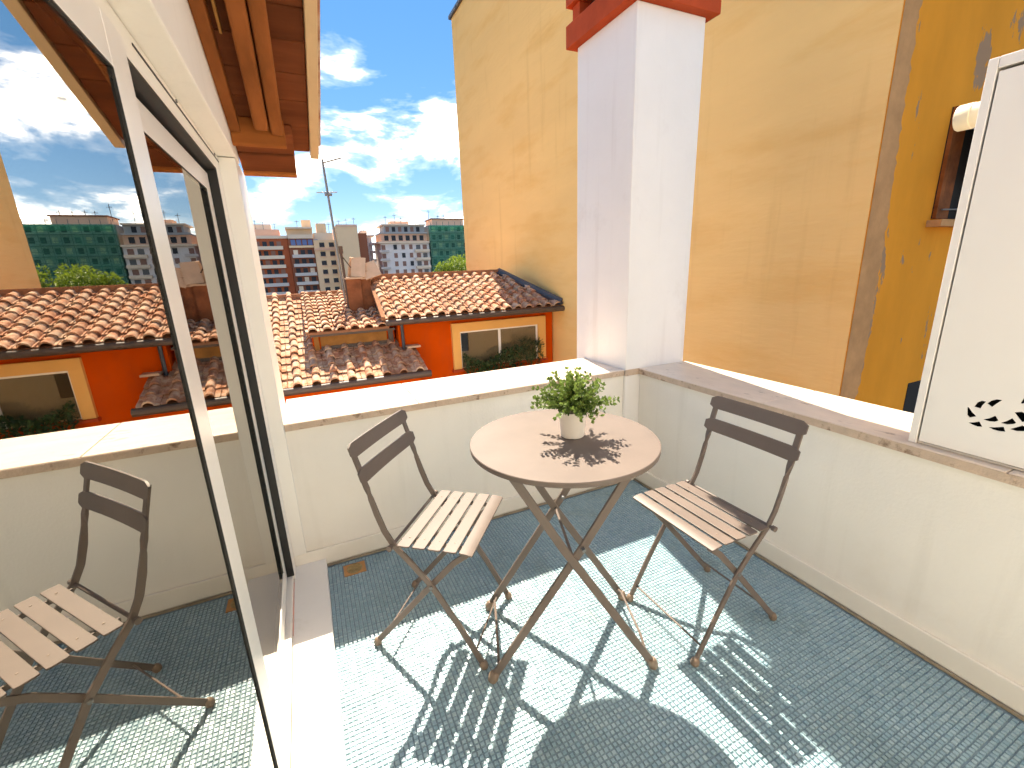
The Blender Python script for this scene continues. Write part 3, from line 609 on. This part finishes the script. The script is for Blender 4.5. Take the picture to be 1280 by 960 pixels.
# house chimney with tent of tiles
ch = MB().box(-1.13, -.93, 4.95, 5.25, .55, 1.20).build('chimney', M_brickch, H)
MB().box(-.925, -.78, 4.99, 5.22, .55, 1.19).build('chimney_flue', M_brickch, ch)
MB().box(-1.15, -.90, 4.93, 5.27, 1.201, 1.222).build('chimney_top', M_slabtile, ch)
MB().box(-.91, -.76, 4.97, 5.24, 1.191, 1.21).build('chimney_top', M_slabtile, ch)
for b, d, wd in (((-.955, 4.98, 1.225), (-.905, 5.12, 1.50), .20), ((-.985, 5.26, 1.225), (-.93, 5.13, 1.50), .20), ((-.735, 4.96, 1.215), (-.80, 5.10, 1.42), .24), ((-.73, 5.25, 1.215), (-.80, 5.11, 1.42), .24)):
    MB().bar([b, d], (1, 0, .25), wd, .018).build('cap_slab', M_slabtile, ch)
MB().box(-.93, -.80, 5.02, 5.14, 1.22, 1.31).build('flue_pot', M_brickch, ch)
# plants in the window box
t = empty('planter', (.92, YO-.18, wz0-.16), label='planter of dark green shrubs along the orange house window', cat='plant')
MB().box(-.66, .64, -.09, .08, -.10, .05).build('trough', M_gutter, t)
mb = MB(); rn = []
for i in range(1500):
    x_ = rg.uniform(-.64, .63); hb = .27+.09*math.sin(x_*7.5+.8)+.10*max(0, math.sin(x_*4.2-.5))+(.13 if x_ > .28 else 0)
    p = Vector((x_, rg.uniform(-.09, .07), .04+rg.random()**.8*max(.08, hb)+.0)); sz = rg.uniform(.03, .06) if x_ < .25 else rg.uniform(.05, .085)
    foliage(mb, rn, p, Vector((rg.uniform(-.7, .7), rg.uniform(-1, .2), rg.uniform(-.1, 1))), sz, sz*(.5 if x_ < .25 else .16), rg.random())
leafmesh('leaves', mb, rn, M_hedge, t)
# aerials
t = empty('tv_antenna', (-1.14, 5.3, .6), label='thin tall television antenna mast rising over the tiled roof', cat='antenna')
MB().tube([(0, 0, 0), (-.07, 0, 2.25)], .016, 6).build('mast', M_steel, t)
MB().tube([(-.07, 0, 2.20), (.19, .05, 2.29)], .011, 6).build('boom', M_steel, t)
MB().tube([(-.20, .05, 1.815), (.07, -.05, 1.815)], .007, 6).build('boom', M_steel, t)
for k in range(4): MB().tube([(-.12+.045*k, -.10, 1.79), (-.12+.045*k, .10, 1.84)], .004, 5).build('element', M_steel, t)
MB().box(-.10, 0, -.03, .03, 1.77, 1.80).build('element', M_steel, t)
t = empty('vent_pole', (-1.09, 5.12, .7), label='short dark rusty pole beside the small roof chimney', cat='pole')
MB().tube([(-.045, -.14, .1), (-.06, -.14, .93)], .018, 8).build('pole', M_rust, t); MB().box(-.085, -.03, -.16, -.12, .86, .96).build('head', M_rust, t); MB().bar([(-.05, -.14, .82), (.05, -.14, .66)], (0, 1, 0), .03, .012).build('brace', M_rust, t)
# ================================================================ YELLOW BUILDING
YX, YN, YF, YT = 1.884, -.104, 8.30, 6.30
t = empty('ochre_building', (YX, YN, GZ), label='tall ochre plastered building filling the right background', cat='building'); bl = -Vector((YX, YN, GZ))
def yp(o): o.location = bl; return o
yp(MB().box(YX, 12, YN+.006, YF, GZ, YT).build('wall', M_yellow, t))
yp(MB().box(YX-.05, 12, YN-.05, YF+.05, YT, YT+.06).build('roof_edge', M_lead, t))
rw = yp(MB().box(YX+.003, 9, YN, YN+.005, GZ, YT-.002).build('end_wall', M_orange, t))
pts = []; z = -3.0
rb = random.Random(3); w0 = .21
while z < YT-.05:
    w0 = .205+.03*math.sin(z*1.7)+rb.uniform(-.018, .018)-.015*(z-1.5)*.2; pts.append((YX+.004+max(.1, w0), z)); z += .035
vs_ = []; fs = []
for a, z in pts: vs_ += [(YX-.001, YN-.004, z), (a, YN-.004, z), (a, YN-.0005, z)]
for k in range(len(pts)-1):
    i = k*3; fs += [(i, i+1, i+4, i+3), (i+1, i+2, i+5, i+4)]
yp(MB().add(vs_, fs).build('bare_plaster_strip', M_bare, t))
# window of the end wall
a0, a1, b0, b1 = 2.69, 3.60, 1.545, 2.30
w = yp(MB().box(a0, a1, YN-.006, YN-.0005, b0, b1).build('window', M_dark, t))
MB().box(a0-.05, a1+.05, YN-.09, YN-.001, b0-.06, b0-.012).build('sill', M_bare, w)
MB().box(a0, a0+.05, YN-.03, YN-.0065, b0, b1).build('frame', M_wood, w); MB().box(a0+.36, a0+.41, YN-.03, YN-.0065, b0, b1).build('frame', M_wood, w)
MB().box(a0+.051, a0+.20, YN-.02, YN-.0065, b0, b1).build('shutter', M_wood, w)
for k in range(13):
    z = b1-.02-k*.034; y = YN-.04-k*.022
    MB().hexa([(a0+.01, y-.02, z-.03), (a1, y-.02, z-.03), (a1, y+.004, z-.002), (a0+.01, y+.004, z-.002)], [(a0+.01, y-.016, z-.026), (a1, y-.016, z-.026), (a1, y+.008, z+.002), (a0+.01, y+.008, z+.002)]).build('blind_slat', mat('grey_slat', (.30, .29, .29), .6, .1, 8), w)
MB().tube([(a0+.02, YN-.05, b0+.06), (a1, YN-.05, b0+.085)], .006, 6).build('rail', M_steel, w)
yp(MB().box(2.86, 3.5, YN-.004, YN-.0005, -1.4, .22).build('doorway', M_dark, t))
# ================================================================ FAR APARTMENT BLOCKS
def fm(name, c): return mat('far_'+name, c, .9, .06, .12)
F_red, F_cream, F_beige, F_pink, F_grey, F_brown, F_white = fm('red', (.46, .12, .055)), fm('cream', (.84, .66, .50)), fm('beige', (.88, .61, .38)), fm('pink', (.80, .50, .36)), fm('grey', (.42, .42, .42)), fm('brown', (.30, .11, .065)), fm('white', (.82, .74, .70))
F_win, F_shut, F_rail, F_dgrey = fm('window', (.06, .06, .065)), fm('shutter', (.32, .18, .14)), fm('rail', (.62, .56, .52)), fm('dark_grey', (.17, .17, .17))  # last one is dark grey for aerials, scaffolding and some windows
_cube = {}
def unit(m_):
    if m_.name not in _cube: _cube[m_.name] = MB().box(-.5, .5, -.5, .5, 0, 1).mesh('block', m_)
    return _cube[m_.name]
def far_building(name, label, u0, u1, vtop, Y, depth=13):
    "u0..u1: facade ends; vtop: roof line; stands on the ground"
    a, b = at(u0, vtop, Y), at(u1, vtop, Y); um = at((u0+u1)/2, vtop, Y)
    t = empty(name, ((a.x+b.x)/2, Y, GZ), label=label, cat='building', group='apartment blocks on the skyline')
    def put(n, m_, x0, x1, y0, y1, z0, z1):
        mt = Matrix.Translation(((x0+x1)/2-(a.x+b.x)/2, (y0+y1)/2-Y, z0-GZ)) @ Matrix.Diagonal((x1-x0, y1-y0, z1-z0, 1)); return link(n, unit(m_), t, mt)
    return t, put, a.x, b.x, um.z
def zof(u, v, Y): return at(u, v, Y).z
def mast(put, x, Y, z, h): put('rooftop_aerial', F_dgrey, x-.06, x+.06, Y+4, Y+4.12, z, z+h); put('rooftop_aerial', F_dgrey, x-.6, x+.6, Y+4, Y+4.1, z+h*.8, z+h*.8+.12)
YA = 150; ST = 2.62
# A1 red block with cream balconies
t, put, x0, x1, zt = far_building('apartment_block', 'red brick apartment block with cream balconies beside the door column', 290, 359, 297, YA)
put('wall', F_red, x0, x1, YA, YA+13, GZ, zt); put('penthouse', F_pink, x0, x1-2, YA+2, YA+12, zt, zt+2.4); put('parapet', F_cream, x0, x1, YA-.2, YA+.5, zt-.3, zt+.5)
put('roof_room', F_cream, x1-8.5, x1-4, YA+4, YA+9, zt+2.4, zt+4.0)
for k in range(8):
    z = zt-.6-ST*(k+1)
    for xa, xb in ((x0+1.5, x0+6.0), (x1-8.9, x1-1.5)):
        put('balcony', F_cream if k < 3 else F_rail, xa, xb, YA-1.3, YA-.02, z-.2, z+.75)
        n = 4 if xb-xa > 6 else 2
        for j in range(n): put('window', F_win if (j+k) % 3 else F_shut, xa+.3+j*(xb-xa)/n, xa+.3+(j+.62)*(xb-xa)/n, YA-.12, YA-.01, z+.76, z+2.1)
for x_, h in ((x0+6, 3.0), (x1-6, 2.6), (x1-3, 2.0)): mast(put, x_, YA, zt+2.4, h)
# A2 balcony block
t, put, x0, x1, zt = far_building('apartment_block', 'brown apartment block with stacked grey balconies and blue glazed veranda', 359.5, 391, 296, YA-1)
YB = YA-1
put('wall', F_brown, x0, x1, YB, YB+12, GZ, zt); put('veranda_floor', F_beige, x0, x1, YB-.6, YB-.02, zt-3.1, zt-2.5)
put('penthouse', F_beige, x0-.2, x1+.1, YB+1.5, YB+10, zt, zt+2.3); put('roof_slab', F_cream, x0-.4, x1+.2, YB+.2, YB+11, zt+2.3, zt+2.8); put('terrace_rail', F_cream, x0, x1, YB-.5, YB-.03, zt-.5, zt+.6)
put('stair_tower', F_beige, x1-2.5, x1+.1, YB+5, YB+9, zt+2.8, zt+5.2)
for j in range(5): put('window', fm('blue', (.16, .22, .42)), x0+.6+j*1.55, x0+1.8+j*1.55, YB-.14, YB-.01, zt-2.4, zt-.8)
for k in range(7):
    z = zt-3.2-ST*(k+1); put('balcony', F_rail, x0+.5, x1-.3, YB-1.3, YB-.02, z-.15, z+.75)
    for j in range(4): put('window', F_win if (j+k) % 4 else F_cream, x0+.9+j*1.95, x0+2.1+j*1.95, YB-.12, YB-.01, z+.76, z+2.1)
mast(put, x0+3, YB, zt+2.8, 2.2)
# A3 beige facade
t, put, x0, x1, zt = far_building('apartment_block', 'sandy beige apartment facade with pairs of small windows', 391.5, 419, 300, YA-2)
YB = YA-2
put('wall', F_beige, x0, x1, YB, YB+12, GZ, zt); put('cornice', F_pink, x0-.1, x1+.2, YB-.5, YB-.02, zt-2.9, zt-2.4); put('penthouse', F_cream, x0+.4, x1-.4, YB+2, YB+10, zt, zt+2.2); put('roof_room', F_beige, x0+1.5, x0+4.2, YB+3, YB+8, zt+2.2, zt+5.0)
for k in range(8):
    z = zt-ST*(k+1); 
    for j in range(2): put('window', F_win, x0+1.5+j*2.7, x0+2.9+j*2.7, YB-.1, YB-.01, z+.6, z+1.9); put('window_sill', F_pink, x0+1.3+j*2.7, x0+3.1+j*2.7, YB-.3, YB-.01, z+.35, z+.55)
mast(put, x0+5, YB, zt+2.2, 3.2)
# A4 blank gable
t, put, x0, x1, zt = far_building('apartment_block', 'apartment block with blank peach gable wall behind the antenna mast', 419.5, 446, 281.5, YA-6, 16)
YB = YA-6
put('wall', F_beige, x0, x1, YB, YB+16, GZ, zt); put('parapet', F_pink, x0, x1, YB-.15, YB-.02, zt-.5, zt+.2); put('side_wing', F_brown, x1+.02, x1+2.6, YB+1, YB+16, GZ, zt-2.2)
for k in range(3): mast(put, x0+1.2+k*2.2, YB, zt, 1.8+k*.4)
# A5 narrow white
t, put, x0, x1, zt = far_building('apartment_block', 'narrow white apartment block edge with dark shutters', 453, 464, 296, YA+8)
YB = YA+8
put('wall', F_white, x0, x1, YB, YB+12, GZ, zt); put('roof_slab', F_cream, x0-.4, x1+.9, YB-1, YB+12, zt, zt+.5); put('penthouse', F_cream, x0, x1-1, YB+2, YB+9, zt+.5, zt+2.2)
for k in range(8):
    z = zt-ST*(k+1); put('window', F_win, x0+.6, x0+1.4, YB-.1, YB-.01, z+.5, z+2.0); put('balcony', F_rail, x0+2, x1+.8, YB-1, YB-.02, z-.1, z+.7)
# B white block
t, put, x0, x1, zt = far_building('apartment_block', 'pale grey apartment block with rows of windows left of the green netting', 475.5, 536, 304, YA)
YB = YA
put('wall', F_white, x0, x1, YB, YB+13, GZ, zt); put('terrace_slab', F_cream, x0-.8, x1+.1, YB-.9, YB+12, zt, zt+.5); put('upper_storey', F_pink, x0+.6, x1-.2, YB+1.2, YB+12, zt+.5, zt+3.0)
put('terrace_slab', F_grey, x0+.4, x1-.2, YB+.2, YB+12, zt+3.0, zt+3.4); put('penthouse', F_grey, x0+1.9, x1-.6, YB+2, YB+11, zt+3.4, zt+5.6); put('roof_slab', F_cream, x0+1.2, x1-.4, YB+1, YB+12, zt+5.6, zt+6.0); put('roof_room', F_pink, x0+4.5, x0+10.5, YB+4, YB+9, zt+6.0, zt+7.2)
for j in range(6): put('window', F_win, x0+1.6+j*2.3, x0+2.9+j*2.3, YB+1.1, YB+1.19, zt+.9, zt+2.5); put('window', F_win if j % 2 else F_shut, x0+2.4+j*2.0, x0+3.5+j*2.0, YB+1.9, YB+1.99, zt+3.7, zt+5.2)
for k in range(8):
    z = zt-ST*(k+1)
    for j in range(3): put('window', F_shut if (j*5+k*3) % 4 else F_win, x0+4.0+j*2.55, x0+5.1+j*2.55, YB-.1, YB-.01, z+.7, z+2.2)
    put('balcony', F_cream, x1-5.0, x1-.1, YB-1.2, YB-.02, z-.2, z+.6); put('balcony', F_rail, x0-.7, x0+2.4, YB-1.0, YB-.02, z-.15, z+.55)
    for j in range(2): put('window', F_shut if (j+k) % 2 else F_dgrey, x1-4.4+j*2.2, x1-3.0+j*2.2, YB-.1, YB-.01, z+.65, z+2.1)
    put('window', F_shut, x0+.2, x0+1.4, YB-.1, YB-.01, z+.62, z+2.1)
for x_, h in ((x0+3, 2.8), (x0+6, 3.6), (x0+8, 2.4), (x1-3, 3.4)): mast(put, x_, YB, zt+6.0, h)
# C scaffolded
t, put, x0, x1, zt = far_building('apartment_block', 'apartment block wrapped in scaffolding and green netting', 537.5, 600, 281, YA-1)
YB = YA-1
put('wall', F_grey, x0, x1, YB+1.4, YB+13, GZ, zt); put('penthouse', F_pink, x0+1.5, x1-5, YB+3, YB+11, zt, zt+2.0); put('roof_slab', F_brown, x0+1.2, x1-4.6, YB+2.6, YB+11.4, zt+2.0, zt+2.3)
for k in range(9):
    z = zt-ST*(k+1); put('scaffold_deck', F_dgrey, x0, x1, YB-.05, YB+1.2, z, z+.14); put('guard_rail', F_dgrey, x0, x1, YB-.06, YB+.02, z+1.1, z+1.2)
    for j in range(8): put('window', F_win if (j+k) % 3 else F_cream, x0+.8+j*2.2, x0+1.9+j*2.2, YB+1.29, YB+1.39, z+.7, z+2.1)
for j in range(9): put('scaffold_pole', F_dgrey, x0+.05+j*2.1, x0+.15+j*2.1, YB-.1, YB-.01, GZ, zt+1.0)
put('netting', M_netting, x0-.1, x1, YB-.16, YB-.14, GZ, zt-.2); put('netting', M_netting, x0-.15, x0-.12, YB-.13, YB+2, GZ, zt-.2); put('top_netting', M_netting, x0-.1, x1, YB-.22, YB-.20, zt-1.7, zt-.2)
for x_, h in ((x0+.8, 4.2), (x0+4, 2.4), (x0+6, 2.6), (x0+8.5, 2.4), (x0+11, 2.5)): mast(put, x_, YB, zt+1.0, h)
# awnings, boxes and tanks that break up the far facades
rc = random.Random(11); blocks = [o for o in COL.objects if o.name.startswith('apartment_block') and o.parent is None]
AW = [fm('awning_cream', (.78, .70, .56)), fm('awning_green', (.12, .22, .13)), fm('awning_rust', (.50, .20, .10)), fm('laundry', (.80, .80, .82))]
for t in blocks:
    for c_ in [c for c in t.children if c.name.startswith('balcony')]:
        if rc.random() < .42:
            mw = c_.matrix_local; p = mw.translation; sc = mw.to_scale(); w_ = sc.x*rc.uniform(.22, .5); x_ = p.x+rc.uniform(-.5, .5)*(sc.x-w_)
            link('awning', unit(rc.choice(AW)), t, Matrix.Translation((x_, p.y-sc.y*.2, p.z+rc.choice((1.75, 1.9)))) @ Matrix.Rotation(-.5, 4, 'X') @ Matrix.Diagonal((w_, sc.y*1.1, .07, 1)))
    ph = [c for c in t.children if c.name.startswith(('penthouse', 'wall'))][-1]; pz = max((c.matrix_local.translation.z+c.matrix_local.to_scale().z) for c in t.children if c.name.startswith(('penthouse', 'wall', 'roof_slab'))); wx = [c for c in t.children if c.name.startswith('wall')][0].matrix_local.to_scale().x
    for k in range(4):
        w_ = rc.uniform(.5, 1.3); link('roof_box', unit(rc.choice((F_cream, F_grey, F_pink, F_dgrey))), t, Matrix.Translation((rc.uniform(-.35, .35)*wx, 5+rc.uniform(-1.5, 2), pz-.02)) @ Matrix.Diagonal((w_, w_, rc.uniform(.5, 1.3), 1)))
    for k in range(3):
        x_ = rc.uniform(-.42, .42)*wx; h_ = rc.uniform(1.2, 2.6); link('rooftop_aerial', unit(F_dgrey), t, Matrix.Translation((x_, 4.5, pz)) @ Matrix.Diagonal((.1, .1, h_, 1))); link('rooftop_aerial', unit(F_dgrey), t, Matrix.Translation((x_, 4.5, pz+h_*.85)) @ Matrix.Diagonal((.9, .08, .08, 1)))
# distant row
for k, (u0, u1, v, Y, lab) in enumerate(((462, 480, 324, 330, 'low pale block far off between the two apartment groups'),)):
    t, put, x0, x1, zt = far_building('distant_block', lab, u0, u1, v, Y)
    put('wall', fm('beige_grey', (.62, .55, .47)), x0, x1, Y, Y+20, GZ, zt)  # plain beige-grey wall colour
    for j in range(int((x1-x0)/5)):
        for i in range(3): put('window', F_dgrey, x0+1.2+j*5, x0+3.4+j*5, Y-.1, Y-.01, zt-3.5-i*3.4, zt-1.8-i*3.4)
# trees beside the netting
for (u, v, Y, rr), lab in zip(((556, 338, 112, 4.2), (571, 333, 110, 4.6), (588, 329, 114, 5.0)), ('yellow-green street tree left of the group by the netting', 'yellow-green street tree in the middle by the netting', 'yellow-green street tree tucked behind the ochre building edge')):
    c = at(u, v+rr*1.1, Y); t = empty('street_tree', (c.x, Y, GZ), label=lab, cat='tree', group='street trees by the scaffolding')
    cz = c.z-GZ; tk = MB().tube([(0, 0, 0), (.1, 0, cz*.5), (0, .1, cz-1)], .35, 8, .16)
    for k in range(6):
        a = k*1.05; tk.tube([(0, 0, cz-4+.4*k), (math.cos(a)*1.6, math.sin(a)*1.6, cz-1.6+.4*k)], .12, 6, .04)
    tk.build('trunk', M_bark, t)
    mb = MB(); rn = []; cl = [(Vector((rg.uniform(-1, 1), rg.uniform(-1, 1), rg.uniform(-1, .8)))*rr*.62, rg.uniform(.9, 1.7)) for _ in range(20)]
    for i in range(2600):
        cc_, cr = rg.choice(cl); d = Vector((rg.gauss(0, 1), rg.gauss(0, 1), rg.gauss(0, 1))).normalized()
        p = cc_+d*cr*rg.uniform(.6, 1.05)+Vector((0, 0, cz)); sz = rg.uniform(.3, .55)
        foliage(mb, rn, p, d+Vector((rg.uniform(-.6, .6), rg.uniform(-.6, .6), rg.uniform(-.6, .6))), sz, sz*.6, min(1, max(0, .5+.35*d.z+rg.uniform(-.25, .25))))  # leaf tone paler towards the top of each clump, plus random spread
    leafmesh('crown', mb, rn, M_tree, t)
